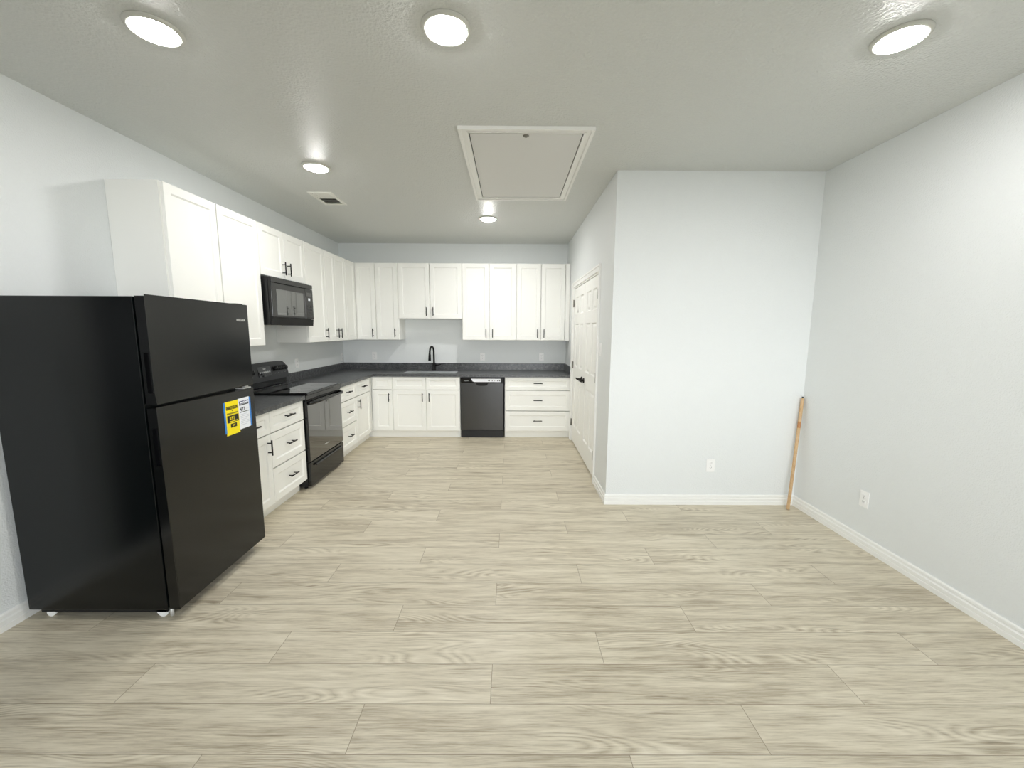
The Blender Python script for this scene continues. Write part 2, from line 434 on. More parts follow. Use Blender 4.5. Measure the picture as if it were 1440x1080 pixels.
# ------------------------------------------------------------------ closet double doors (local: x right = -Y, y into wall, z up)
W = D1-D0
cas = MB()
cw = 0.060
for a, b, z0, z1 in ((-cw, 0, 0, DH+cw), (W, W+cw, 0, DH+cw), (0, W, DH, DH+cw)):
    cas.box(a, b, -0.012, 0, z0, z1, M['trim'])
cas.box(-cw, -cw+0.018, -0.018, -0.012, 0, DH+cw, M['trim']).box(W+cw-0.018, W+cw, -0.018, -0.012, 0, DH+cw, M['trim'])
cas.box(-cw+0.018, W+cw-0.018, -0.018, -0.012, DH+cw-0.018, DH+cw, M['trim'])
cas.box(0, 0.016, 0.001, T, 0, DH, M['trim']).box(W-0.016, W, 0.001, T, 0, DH, M['trim']).box(0.016, W-0.016, 0.001, T, DH-0.016, DH, M['trim'])
cas.box(0.016, W-0.016, 0.06, 0.075, 0.0, DH-0.016, M['trim'])
o = struct(cas, 'trim_1', 'white casing around the double closet doors'); o.location = (XP, D1, 0); o.rotation_euler = (0,0,-R90)
def closet_door(name, x0, x1, label, lever_right):
    wd = x1-x0; z0, z1 = 0.018, DH-0.022
    st, mid = 0.105, 0.085
    pw = (wd-2*st-mid)/2
    rects = []
    for a in (x0+st, x0+st+pw+mid):
        for c, d in ((1.70, 1.92), (1.03, 1.58), (0.24, 0.86)):
            rects.append((a, a+pw, c, d))
    mb = MB(); mb.panel_slab(x0, x1, z0, z1, 0.008, 0.045, rects, [(0.003,0.0),(0.014,0.013),(0.024,0.013),(0.046,0.003)], M['door'])
    d = struct(mb, name, label); d.location = (XP, D1, 0); d.rotation_euler = (0,0,-R90)
    hx = x1-0.065 if lever_right else x0+0.065
    sgn = -1 if lever_right else 1
    lv = MB(); lv.lathe([(0.029,0.008),(0.029,0.0),(0.024,-0.006),(0.011,-0.010),(0.010,-0.045),(0.0,-0.05)], M['bronze'], (hx,0,0.93), 24, axis='Y')
    lv.tube([(hx,-0.045,0.93),(hx+sgn*0.03,-0.052,0.932),(hx+sgn*0.07,-0.05,0.934),(hx+sgn*0.11,-0.040,0.927)], [0.010,0.009,0.008,0.006], M['bronze'])
    lv.build('lever_handle', d)
    hgx = x0-0.004 if lever_right else x1+0.004
    for z in (1.845, 1.04, 0.26):
        h = MB(); h.tube([(hgx,-0.003,z-0.047),(hgx,-0.003,z+0.047)], 0.0085, M['hinge'], 10)
        h.box(hgx-0.016, hgx+0.016, 0.002, 0.0075, z-0.045, z+0.045, M['hinge'])
        h.build('hinge', d)
closet_door('door_1', 0.020, W/2-0.002, 'far white six-panel closet door beside the countertop', True)
closet_door('door_2', W/2+0.002, W-0.020, 'near white six-panel closet door beside the light switch', False)
# closet interior so that the gaps read dark
# ------------------------------------------------------------------ cabinets
RAIL = 0.056
SH = [(0.0, 0.0), (0.0095, 0.0085)]
GAP = 0.0030
def carcass(mb, x0, x1, z0, z1, dep):
    k, r = 0.018, 0.05                       # open-fronted box: panel edges behind the doors, dark recess inside
    mb.box(x0, x1, r, dep, z0, z1, M['cab'])
    mb.box(x0, x0+k, 0, r-0.0001, z0, z1, M['cab']).box(x1-k, x1, 0, r-0.0001, z0, z1, M['cab'])
    mb.box(x0+k, x1-k, 0, r-0.0001, z0, z0+k, M['cab']).box(x0+k, x1-k, 0, r-0.0001, z1-k, z1, M['cab'])
    return mb
def shaker(x0, x1, z0, z1, rail=RAIL, X=None):
    mb = MB()
    r = (x0+GAP+rail, x1-GAP-rail, z0+GAP+rail, z1-GAP-rail)
    mb.panel_slab(x0+GAP, x1-GAP, z0+GAP, z1-GAP, -0.020, -0.0005, [r], SH[1:], M['cab'])
    if X: mb.xf(X)
    return mb
def pull(x, z, vertical, L=0.122, X=None):
    mb = MB(); y = -0.020; h = L/2; p = 0.038
    if vertical:
        mb.tube([(x,y-0.034,z-h),(x,y-0.034,z+h)], 0.0058, M['pull'], 10)
        for s_ in (-p, p): mb.tube([(x,y+0.001,z+s_),(x,y-0.034,z+s_)], 0.0048, M['pull'], 8)
    else:
        mb.tube([(x-h,y-0.034,z),(x+h,y-0.034,z)], 0.0058, M['pull'], 10)
        for s_ in (-p, p): mb.tube([(x+s_,y+0.001,z),(x+s_,y-0.034,z)], 0.0048, M['pull'], 8)
    if X: mb.xf(X)
    return mb
def add_door(t, x0, x1, z0, z1, side, hz, X=None):
    d = shaker(x0, x1, z0, z1, X=X).build('door', t)
    if side:
        hx = x1-0.046 if side == 'R' else x0+0.046
        pull(hx, hz, True, X=X).build('pull', d)
def add_drawer(t, x0, x1, z0, z1, handle=True):
    d = shaker(x0, x1, z0, z1, rail=0.046 if z1-z0 < 0.22 else RAIL).build('drawer', t)
    if handle: pull((x0+x1)/2, (z0+z1)/2+0.008, False).build('pull', d)

XU, YU = XL+0.33, YB-0.33          # carcass front planes of the wall cabinets
XB, YBB = XL+0.61, YB-0.61         # ... and of the base cabinets
ZT, ZU = 2.413, 1.352
# --- wall cabinets, left run (local x = world Y)
def wall_cab(label, loc, rz, wdt, z0, z1, doors, dep=0.328, group='white wall cabinets', fill=None):
    t = thing('wall_cabinet', label, 'cabinet', (loc[0], loc[1], z0), rz, group)
    h = z1-z0
    carcass(MB(), 0, wdt, 0, h, dep).build('carcass', t)
    for (a, b, side) in doors: add_door(t, a, b, 0.0, h, side, 0.097)
    if fill: MB().box(fill[0], fill[1], -0.018, -0.0005, 0, h, M['cab']).build('filler_strip', t)
    return t
e = 0.0007
wall_cab('white two-door wall cabinet above the refrigerator, nearest the camera', (XU, 2.668), R90, 0.967, ZU, ZT, [(0.012,0.472,'R'),(0.478,0.962,'L')])
wall_cab('short white two-door wall cabinet above the black microwave', (XU, 3.637), R90, 0.781, 1.968, ZT, [(0.002,0.391,'R'),(0.391,0.781,'L')])
wall_cab('tall white single-door wall cabinet right of the microwave', (XU, 4.42), R90, 0.450, ZU, ZT, [(0.002,0.449,'R')])
wall_cab('narrow white two-door wall cabinet left of the corner cabinet', (XU, 4.872), R90, 0.610, ZU, ZT, [(0.002,0.292,'R'),(0.292,0.609,'L')])
# corner wall cabinet: L-shaped, a door on each leg
t = thing('corner_wall_cabinet', 'white L-shaped wall cabinet in the back left corner', 'cabinet', (XL+0.002, YB-0.002, ZU), 0, 'white wall cabinets')
ch = ZT-ZU
xs = [0, 0.328, -1.900-XL-0.002]; ys = [-(YB-5.484), -0.328, 0]
MB().grid_solid(xs, ys, lambda x, y: x < 0.328 or y > -0.328, 0, ch, M['cab']).build('carcass', t)
lx = lambda X: X-(XL+0.002); ly = lambda Y: Y-(YB-0.002)
Xa = Matrix.Translation((0.3285, ly(5.486), 0)) @ Matrix.Rotation(R90, 4, 'Z')
add_door(t, 0.0, 5.798-5.486, 0, ch, None, 0, X=Xa)
Xb = Matrix.Translation((lx(-2.172), -0.3285, 0))
add_door(t, 0.0, 0.272, 0, ch, 'R', 0.097, X=Xb)
# --- wall cabinets, back run
wall_cab('tall white single-door wall cabinet between corner and sink', (-1.898, YU-0.001), 0, 0.318, ZU, ZT, [(0.002,0.310,'R')])
wall_cab('short white two-door wall cabinet above the sink', (-1.578, YU-0.001), 0, 0.890, 1.650, ZT, [(0.0,0.440,'R'),(0.442,0.888,'L')])
wall_cab('tall white two-door wall cabinet above the dishwasher', (-0.686, YU-0.001), 0, 0.763, ZU, ZT, [(0.002,0.382,'R'),(0.382,0.762,'L')])
wall_cab('tall white two-door wall cabinet at the far right by the closet doors', (0.079, YU-0.001), 0, 0.748, ZU, ZT, [(0.001,0.343,'R'),(0.343,0.683,'L')], fill=(0.686, 0.747))
# --- base cabinets
BT = 0.858
def base_cab(label, loc, rz, wdt, fronts, toe_in=0.055, toe=(0,0), dep=0.60, group='white base cabinets', cx0=0.0, open_top=False):
    t = thing('base_cabinet', label, 'cabinet', (loc[0], loc[1], 0), rz, group)
    if open_top:                                   # room for the sink: floor, sides, back and front rail
        k = MB(); k.grid_solid([cx0, cx0+0.018, wdt-0.018, wdt], [0, 0.018, dep-0.012, dep], lambda x, y: not (cx0+0.018 < x < wdt-0.018 and 0.018 < y < dep-0.012), 0.10, BT, M['cab'])
        k.box(cx0+0.018, wdt-0.018, 0.018, dep-0.012, 0.10, 0.118, M['cab']); k.build('carcass', t)
    else:
        carcass(MB(), cx0, wdt, 0.10, BT, dep).build('carcass', t)
    MB().box(cx0+toe[0], wdt-toe[1], toe_in, dep, 0, 0.0995, M['cab']).build('toe_kick', t)
    for f in fronts:
        if f[0] == 'door': add_door(t, f[1], f[2], 0.104, f[3] if len(f) > 5 else 0.674, f[4], 0.575)
        elif f[0] == 'drawer': add_drawer(t, f[1], f[2], f[3], f[4], f[5])
    return t
dr3 = lambda a, b: [('drawer', a, b, 0.678, 0.855, True), ('drawer', a, b, 0.389, 0.674, True), ('drawer', a, b, 0.104, 0.385, True)]
dd = lambda a, b, side, hd=True: [('drawer', a, b, 0.678, 0.855, hd), ('door', a, b, 0, side)]
base_cab('white base cabinet with drawer over door, right behind the refrigerator', (XB, 2.682), R90, 0.453, dd(0.0, 0.453, 'R'))
base_cab('white three-drawer base cabinet left of the range', (XB, 3.137), R90, 0.521, dr3(0.0, 0.521), toe=(0, 0.012))
base_cab('white three-drawer base cabinet right of the range', (XB, 4.432), R90, 0.500, dr3(0.002, 0.500))
base_cab('white base cabinet with drawer over door, beside the inner corner', (XB, 4.934), R90, 0.606, dd(0.0, 0.480, 'L'))
base_cab('white corner base cabinet with false drawer front over one door', (-1.912, YBB-0.001), 0, 0.289, dd(0.022, 0.288, 'R', False), toe_in=0.040, toe=(-0.075, 0))
base_cab('white sink base cabinet with two doors and two false fronts', (-1.622, YBB-0.001), 0, 0.926,
         [('drawer', 0.002, 0.460, 0.678, 0.855, False), ('drawer', 0.460, 0.924, 0.678, 0.855, False), ('door', 0.002, 0.460, 0, 'R'), ('door', 0.460, 0.924, 0, 'L')], toe_in=0.040, open_top=True)
base_cab('white wide three-drawer base cabinet between dishwasher and closet doors', (-0.078, YBB-0.001), 0, 0.905, dr3(0.004, 0.903), toe_in=0.040)

# ------------------------------------------------------------------ countertops
CT0, CT1 = 0.861, 0.896
xf_ = XL+0.655; yf_ = YB-0.655
SX0, SX1, SY0, SY1 = -1.53, -0.762, 5.625, 5.985
t = thing('countertop', 'charcoal L-shaped laminate countertop running from range to closet doors', 'countertop', (0,0,CT0))
xs = [XL+0.002, xf_, SX0, SX1, XP-0.002]; ys = [4.432, yf_, SY0, SY1, YB-0.002]
keep = lambda x, y: (x < xf_ or y > yf_) and not (SX0 < x < SX1 and SY0 < y < SY1)
MB().grid_solid(xs, ys, keep, 0, CT1-CT0, M['counter']).build('worktop', t)
xs = [XL+0.002, XL+0.022, XP-0.022, XP-0.002]; ys = [4.432, yf_+0.01, YB-0.022, YB-0.002]
MB().grid_solid(xs, ys, lambda x, y: x < XL+0.022 or y > YB-0.022 or (x > XP-0.022 and y > yf_+0.01), CT1-CT0+0.0002, CT1-CT0+0.102, M['counter']).build('backsplash', t)
t = thing('countertop', 'short charcoal laminate countertop between refrigerator and range', 'countertop', (0,0,CT0))
MB().box(XL+0.002, xf_, 2.680, 3.660, 0, CT1-CT0, M['counter']).build('worktop', t)
MB().box(XL+0.002, XL+0.022, 2.680, 3.660, CT1-CT0+0.0002, CT1-CT0+0.102, M['counter']).build('backsplash', t)

# ------------------------------------------------------------------ sink and faucet
sk = thing('kitchen_sink', 'stainless steel sink set in the back countertop below the faucet', 'sink', (0, 0, 0))
zb = 0.70; th = 0.008; a0, a1, b0, b1 = SX0+0.001, SX1-0.001, SY0+0.001, SY1-0.001
mb = MB()
mb.box(a0, a1, b0, b1, zb-th, zb, M['steel'])
mb.box(a0, a0+th, b0, b1, zb, CT1-0.009, M['steel']).box(a1-th, a1, b0, b1, zb, CT1-0.009, M['steel'])
mb.box(a0+th, a1-th, b0, b0+th, zb, CT1-0.009, M['steel']).box(a0+th, a1-th, b1-th, b1, zb, CT1-0.009, M['steel'])
mb.build('basin', sk)
MB().lathe([(0.045,0.0),(0.045,0.004),(0.03,0.005),(0.02,0.002)], M['steel'], ((a0+a1)/2, (b0+b1)/2, zb), 24).build('drain', sk)
fx, fy = -1.142, 6.045
fc = thing('faucet', 'matte black gooseneck pull-down faucet behind the sink', 'faucet', (fx, fy, CT1+0.0002))
MB().lathe([(0.030,0),(0.030,0.006),(0.024,0.012),(0.0225,0.015),(0.0225,0.105),(0.018,0.115)], M['pull'], n=24).build('base', fc)
pts = [(0,0,0.10), (0,0,0.27)]
R_ = 0.085; dx, dy = -0.16, -0.987
for i in range(1, 15):
    a = PI*i/14
    q = R_*(1-math.cos(a)); pts.append((dx*q, dy*q, 0.27+R_*math.sin(a)))
pts.append((dx*2*R_*1.02, dy*2*R_*1.02, 0.255))
MB().tube(pts, 0.0135, M['pull'], 14).build('spout', fc)
hx_, hy_ = dx*2*R_*1.02, dy*2*R_*1.02
MB().tube([(hx_, hy_, 0.258), (hx_, hy_, 0.235), (hx_*1.05, hy_*1.05, 0.155)], [0.0145, 0.0175, 0.020], M['pull'], 16).build('spray_head', fc)
MB().tube([(0.02,0,0.075), (0.05,0,0.078), (0.105,-0.005,0.088)], [0.013, 0.010, 0.007], M['pull'], 12).build('lever', fc)

# ------------------------------------------------------------------ refrigerator (local x = world Y, y into the wall)
FX, FY, FW = -1.702, 1.932, 0.735
fr = thing('refrigerator', 'tall black top-freezer refrigerator at the left with yellow energy label', 'refrigerator', (FX, FY, 0), R90)
MB().box(0, FW, 0.062, 0.780, 0.055, 1.648, M['fridge_side'], 0.004, 2).build('case', fr)
def fridge_door(name, z0, z1, pz0, pz1):
    """door with a finger pocket let into its hinge-free (left) edge"""
    D = 0.052; p0, p1, dep = 0.014, 0.038, 0.026
    mb = MB()
    ys = [0, p0, p1, D]; zs = [z0, pz0, pz1, z1]
    P = {}
    def v(x, y, z):
        k = (round(x,4), round(y,4), round(z,4))
        if k not in P: P[k] = mb.bm.verts.new((x, y, z))
        return P[k]
    k = mb.mi(M['fridge']); k2 = mb.mi(M['satin'])
    def f(vs, mi): q = mb.bm.faces.new(vs); q.material_index = mi
    for i in range(3):
        for j in range(3):
            if i == 1 and j == 1: continue
            f([v(0,ys[i],zs[j]), v(0,ys[i+1],zs[j]), v(0,ys[i+1],zs[j+1]), v(0,ys[i],zs[j+1])], k)
    o4 = [(p0,pz0),(p1,pz0),(p1,pz1),(p0,pz1)]
    for a in range(4):
        (ya, za), (yb, zb_) = o4[a], o4[(a+1)%4]
        f([v(0,ya,za), v(0,yb,zb_), v(dep,yb,zb_), v(dep,ya,za)], k2)
    f([v(dep,*q) for q in o4], k2)
    for i in range(3):
        f([v(0,ys[i],z0), v(0,ys[i+1],z0), v(FW,ys[i+1],z0), v(FW,ys[i],z0)], k)
        f([v(0,ys[i],z1), v(0,ys[i+1],z1), v(FW,ys[i+1],z1), v(FW,ys[i],z1)], k)
        f([v(FW,ys[i],z0), v(FW,ys[i+1],z0), v(FW,ys[i+1],z1), v(FW,ys[i],z1)], k)
    for j in range(3):
        f([v(0,0,zs[j]), v(0,0,zs[j+1]), v(FW,0,zs[j+1]), v(FW,0,zs[j])] if False else
          [v(0,0,zs[j]), v(FW,0,zs[j]) if j == 0 else v(FW,0,zs[j]), v(FW,0,zs[j+1]), v(0,0,zs[j+1])], k)
        f([v(0,D,zs[j]), v(FW,D,zs[j]), v(FW,D,zs[j+1]), v(0,D,zs[j+1])], k)
    bmesh.ops.remove_doubles(mb.bm, verts=mb.bm.verts, dist=1e-5)
    mb.bm.edges.ensure_lookup_table()
    es = [e_ for e_ in mb.bm.edges if all(abs(q.co.y) < 1e-5 for q in e_.verts) and
          (all(abs(q.co.x) < 1e-5 for q in e_.verts) or all(abs(q.co.x-FW) < 1e-5 for q in e_.verts) or
           all(abs(q.co.z-z0) < 1e-5 for q in e_.verts) or all(abs(q.co.z-z1) < 1e-5 for q in e_.verts))]
    bmesh.ops.bevel(mb.bm, geom=es, offset=0.007, segments=3, affect='EDGES', profile=0.5)
    return mb.build(name, fr)
fd = fridge_door('freezer_door', 1.134, 1.650, 1.190, 1.385)
rd = fridge_door('fridge_door', 0.062, 1.113, 0.828, 1.015)
lg = MB(); lg.text('INSIGNIA', 0.664, 1.553, -0.0004, 0.0155, M['logo'], width=0.082, bold=0.012)
lg.build('brand_lettering', fd, 'small silver capital lettering')
for z0, z1, par in ((1.137, 1.647, fd), (0.066, 1.110, rd)):
    MB().box(0.012, FW-0.012, 0.0525, 0.0615, z0, z1, M['rubber']).build('door_gasket', par)
MB().box(FW-0.075, FW-0.012, 0.020, 0.085, 1.6505, 1.657, M['satin'], 0.002).build('hinge_cover', fr)
MB().box(FW-0.085, FW-0.006, 0.012, 0.075, 1.1155, 1.1225, M['galv']).box(FW-0.05, FW-0.02, 0.02, 0.04, 1.1225, 1.1315, M['galv']).build('middle_hinge', fr, 'pale metal hinge plate')
MB().box(0.02, FW-0.02, 0.085, 0.74, 0.03, 0.0545, M['rubber']).build('base_pan', fr)
for x in (0.036, FW-0.036):
    c = MB(); c.tube([(x-0.011, 0.115, 0.025), (x+0.011, 0.115, 0.025)], 0.025, M['plate'], 20)
    c.prism_x([(0.085,0.0535),(0.145,0.0535),(0.138,0.022),(0.128,0.014),(0.102,0.014),(0.092,0.024)], x-0.016, x-0.0125, M['plate'])
    c.prism_x([(0.085,0.0535),(0.145,0.0535),(0.138,0.022),(0.128,0.014),(0.102,0.014),(0.092,0.024)], x+0.0125, x+0.016, M['plate'])
    c.build('front_roller', fr, 'white roller under the case')
    MB().tube([(x, 0.075, 0.0), (x, 0.075, 0.054)], 0.009, M['galv'], 12).build('levelling_foot', fr)
    c = MB(); c.tube([(x-0.011, 0.70, 0.021), (x+0.011, 0.70, 0.021)], 0.021, M['plate'], 20).build('rear_roller', fr)
# energy label on the lower door
E0, E1, EZ0, EZ1 = 0.440, 0.690, 0.868, 1.062
em = (E0+E1)/2 + 0.006
lb = MB(); y = -0.0012
lb.box(E0+0.012, em, y, -0.0002, EZ0-0.012, EZ1, M['yellow']); lb.box(em, E1-0.012, y, -0.0002, EZ0+0.002, EZ1+0.003, M['white_paper'])
yy = y-0.0002
yc = (E0+0.012+em)/2; yw = em-E0-0.012
lb.text('ENERGYGUIDE', yc, EZ1-0.040, yy, 0.021, M['ink'], width=yw*0.84, bold=0.045)
lb.text('\u2665', yc, EZ1-0.058, yy, 0.008, M['ink'])
lb.box(yc-yw*0.40, yc+yw*0.42, yy-0.0003, yy, EZ1-0.079, EZ1-0.070, pmat('olive_print', (150,140,20), 0.6))
lb.box(yc-yw*0.40, yc+yw*0.46, yy-0.0003, yy, EZ1-0.130, EZ1-0.086, M['ink'])
lb.text('$51', yc-yw*0.06, EZ1-0.107, yy-0.0003, 0.027, M['yellow'], width=yw*0.34, bold=0.02)
lb.box(yc-yw*0.24, yc+yw*0.40, yy-0.0006, yy-0.0003, EZ1-0.126, EZ1-0.121, M['yellow'])
lb.box(yc-yw*0.18, yc+yw*0.28, yy-0.0003, yy, EZ1-0.162, EZ1-0.138, M['ink'])
lb.text('477', yc+yw*0.05, EZ1-0.150, yy-0.0003, 0.013, M['yellow'], bold=0.02)
wc = (em+E1-0.012)/2; ww = E1-0.012-em
lb.box(wc-ww*0.42, wc+ww*0.42, yy-0.0003, yy, EZ1-0.034, EZ1-0.016, M['navy'])
lb.box(wc-ww*0.36, wc+ww*0.40, yy-0.0006, yy-0.0003, EZ1-0.0305, EZ1-0.0215, M['white_paper'])
lb.box(wc-ww*0.42, wc+ww*0.42, yy-0.0003, yy, EZ1-0.042, EZ1-0.036, M['ink'])
lb.lathe([(0.0075, yy-0.0009), (0.0075, yy-0.0007)], M['white_paper'], (wc+0.004, 0, EZ1-0.025), 20, axis='Y')
lb.text('\u25b2', wc+0.004, EZ1-0.025, yy-0.001, 0.008, M['ink'])
lb.text('477', wc-ww*0.16, EZ1-0.068, yy, 0.024, M['ink'], width=ww*0.46, bold=0.03)
lb.text('kWh', wc+ww*0.26, EZ1-0.070, yy, 0.009, M['grey_ink'], width=ww*0.22)
lb.box(wc-ww*0.40, wc+ww*0.45, yy-0.0003, yy, EZ1-0.088, EZ1-0.084, M['ink'])
for i in range(7):
    lb.box(wc-ww*0.38, wc+ww*(0.38 if i % 3 else 0.18), yy-0.0003, yy, EZ1-0.102-i*0.011, EZ1-0.099-i*0.011, M['grey_ink'])
for a, b in ((E0, E0+0.013), (E1-0.013, E1)):
    lb.box(a, b, y-0.0012, -0.0001, EZ0+0.004, EZ1-0.001, M['blue_tape'])
lb.build('energy_label', rd, 'yellow and white energy label held by blue tape')

# ------------------------------------------------------------------ range (local x = world Y)
RX, RY, RW = -1.868, 3.667, 0.757
rg = thing('range', 'black freestanding electric range between two white drawer cabinets', 'range', (RX, RY, 0), R90)
MB().box(0, RW, 0.032, 0.630, 0.028, 0.894, M['satin']).build('case', rg)
MB().box(-0.001, RW+0.001, -0.014, 0.560, 0.8945, 0.914, M['gloss'], 0.005).build('cooktop_frame', rg)
ck = MB().box(0.018, RW-0.018, 0.004, 0.545, 0.9142, 0.9165, M['glass_black']).build('glass_cooktop', rg)
for (bx, by, br) in ((0.20,0.14,0.10),(0.56,0.14,0.075),(0.20,0.40,0.075),(0.56,0.40,0.10)):
    n = 48; mb = MB(); k = mb.mi(M['burner'])
    i_ = [mb.bm.verts.new((bx+br*math.cos(2*PI*j/n), by+br*math.sin(2*PI*j/n), 0.9167)) for j in range(n)]
    o_ = [mb.bm.verts.new((bx+(br+0.0025)*math.cos(2*PI*j/n), by+(br+0.0025)*math.sin(2*PI*j/n), 0.9167)) for j in range(n)]
    for j in range(n):
        q = mb.bm.faces.new((i_[j], o_[j], o_[(j+1)%n], i_[(j+1)%n])); q.material_index = k
    mb.build('burner_ring', ck)
MB().box(0.004, RW-0.004, 0.002, 0.031, 0.845, 0.893, M['gloss'], 0.003).build('front_strip', rg)
od = MB().box(0.004, RW-0.004, 0.0, 0.031, 0.262, 0.842, M['gloss'], 0.004).build('oven_door', rg)
MB().box(0.010, RW-0.010, -0.003, -0.0001, 0.268, 0.800, M['oven_glass'], 0.001, 1).build('door_glass', od)
MB().text('INSIGNIA', 0.36, 0.352, -0.0032, 0.013, M['logo'], width=0.10, bold=0.01).build('brand_lettering', od, 'small silver capital lettering')
hb = MB(); zz = 0.822
hp = [(0.03,0.0,zz),(0.045,-0.030,zz),(0.085,-0.046,zz),(0.22,-0.052,zz),(RW/2,-0.055,zz),(RW-0.22,-0.052,zz),(RW-0.085,-0.046,zz),(RW-0.045,-0.030,zz),(RW-0.03,0.0,zz)]
hb.tube(hp, [0.016,0.017,0.015,0.0135,0.013,0.0135,0.015,0.017,0.016], M['gloss'], 14); hb.build('oven_handle', od)
dw_ = MB().box(0.004, RW-0.004, 0.0, 0.031, 0.030, 0.255, M['gloss'], 0.004).build('storage_drawer', rg)
dh = MB(); dh.prism_x([(0.0005,0.232),(-0.016,0.226),(-0.020,0.214),(-0.012,0.204),(-0.007,0.206),(-0.010,0.214),(0.0005,0.220)], 0.09, RW-0.07, M['gloss'])
dh.build('drawer_handle', dw_)
# backguard with arched top, leaning back a little
TG = Matrix.Translation((0,0.553,0.985)) @ Matrix.Rotation(math.radians(-9), 4, 'X') @ Matrix.Translation((0,-0.553,-0.985))
bg = MB(); prof = [(0.0, 0.985)]
def arch(x0, x1, zlo, zhi, n=24):
    out = []
    for i in range(n+1):
        u = i/n; e_ = min(u, 1-u)
        k = 1-(1-min(1, e_/0.13))**2.2
        out.append((x0+(x1-x0)*u, zlo+(zhi-zlo)*k + 0.012*math.sin(PI*u)))
    return out
pr = [(0.0, 0.985)] + arch(0.0, RW, 1.098, 1.160) + [(RW, 0.985)]
bg.prism_y(pr, 0.553, 0.612, M['panel']); g = bg.xf(TG).build('backguard', rg)
MB().box(0.002, RW-0.002, 0.585, 0.635, 0.9150, 0.9845, M['gloss']).box(0.0, RW, 0.575, 0.5845, 0.935, 0.940, M['gloss']).build('backguard_riser', rg)
pod = MB()
def rrect(x0, x1, z0, z1, r, n=6):
    out = []
    for cx, cz, a0_ in ((x1-r,z1-r,0),(x0+r,z1-r,90),(x0+r,z0+r,180),(x1-r,z0+r,270)):
        for i in range(n+1):
            a = math.radians(a0_+90*i/n); out.append((cx+r*math.cos(a), cz+r*math.sin(a)))
    return out
pod.prism_y(rrect(0.030, 0.165, 1.055, 1.115, 0.02), 0.547, 0.5525, M['satin'])
pod.prism_y(rrect(0.480, 0.735, 1.065, 1.122, 0.028), 0.547, 0.5525, M['satin'])
pod.prism_y(rrect(0.235, 0.445, 1.030, 1.130, 0.012), 0.5485, 0.5525, M['glass_black'])
pod.xf(TG).build('control_panel', g)
for kx, kz in ((0.065,1.085),(0.128,1.085),(0.517,1.093),(0.577,1.094),(0.637,1.094),(0.697,1.093)):
    kn = MB(); kn.lathe([(0.023,0.546),(0.023,0.538),(0.0195,0.524),(0.017,0.521),(0.0,0.5205)], M['satin'], (kx,0,kz), 24, axis='Y')
    kn.box(kx-0.0022, kx+0.0022, 0.515, 0.5225, kz-0.018, kz+0.018, M['satin'])
    kn.box(kx-0.0009, kx+0.0009, 0.5142, 0.5151, kz+0.004, kz+0.018, M['logo'])
    kn.xf(TG).build('knob', g)
for tx, kx, kz, hh in (('OFF',0.065,1.040,0.009),('LO  HI',0.128,1.040,0.009),('LF',0.062,1.130,0.008),('LR',0.128,1.130,0.008),
                       ('OFF',0.517,1.046,0.008),('OFF',0.577,1.046,0.008),('OFF',0.637,1.046,0.008),('OFF',0.697,1.046,0.008)):
    MB().text(tx, kx, kz, 0.5525, hh, M['mark']).xf(TG).build('dial_marking', g)
MB().text('12:00', 0.335, 1.108, 0.5485, 0.017, M['logo']).xf(TG).build('clock_digits', g)
for i in range(6):
    MB().box(0.252+i*0.031, 0.274+i*0.031, 0.5478, 0.5484, 1.066, 1.080, M['mark']).xf(TG).build('oven_button', g)
    MB().box(0.252+i*0.031, 0.274+i*0.031, 0.5478, 0.5484, 1.042, 1.056, M['burner']).xf(TG).build('oven_button', g)
for x in (0.04, RW-0.04):
    for yl in (0.07, 0.58): MB().tube([(x, yl, 0.0), (x, yl, 0.0275)], 0.016, M['rubber'], 12).build('foot', rg)

# ------------------------------------------------------------------ microwave
MX, MY, MW, MZ0, MZ1 = -2.108, 3.655, 0.758, 1.528, 1.955
mw = thing('microwave', 'black over-the-range microwave under the short wall cabinet', 'microwave', (MX, MY, 0), R90)
MB().box(0, MW, 0.030, 0.415, MZ0+0.006, MZ1, M['satin']).build('case', mw)
md = MB().box(0.002, MW-0.168, 0.0, 0.028, MZ0+0.075, MZ1-0.048, M['gloss'], 0.003).build('door', mw)
MB().box(0.075, MW-0.205, -0.002, -0.0001, MZ0+0.095, MZ1-0.100, M['mesh_glass']).build('window', md)
cp = MB().box(MW-0.166, MW-0.002, 0.0, 0.028, MZ0+0.075, MZ1-0.048, M['gloss'], 0.003)
cp = cp.build('control_panel', mw)
px = MW-0.084
MB().box(px-0.055, px+0.055, -0.0012, -0.0001, MZ1-0.120, MZ1-0.085, M['glass_black']).build('clock_display', cp)
MB().box(px-0.020, px+0.020, -0.0012, -0.0001, MZ1-0.165, MZ1-0.140, M['white_paper']).build('white_tag', cp, 'small white tag')
for i in range(4):
    for j in range(3): MB().box(px-0.052+j*0.037, px-0.025+j*0.037, -0.0010, -0.0001, MZ0+0.100+i*0.030, MZ0+0.120+i*0.030, M['satin']).build('key', cp)
MB().box(0.002, MW-0.002, 0.0, 0.028, MZ1-0.045, MZ1-0.001, M['gloss'], 0.003).build('vent_grille', mw)
MB().prism_x([(0.004, MZ0+0.072), (0.028, MZ0+0.072), (0.028, MZ0+0.004), (0.012, MZ0+0.004)], 0.002, MW-0.002, M['rubber']).build('lower_trim', mw)
for a_ in (0.05, 0.48): MB().box(a_, a_+0.215, 0.08, 0.36, MZ0, MZ0+0.0055, M['galv']).build('grease_filter', mw)

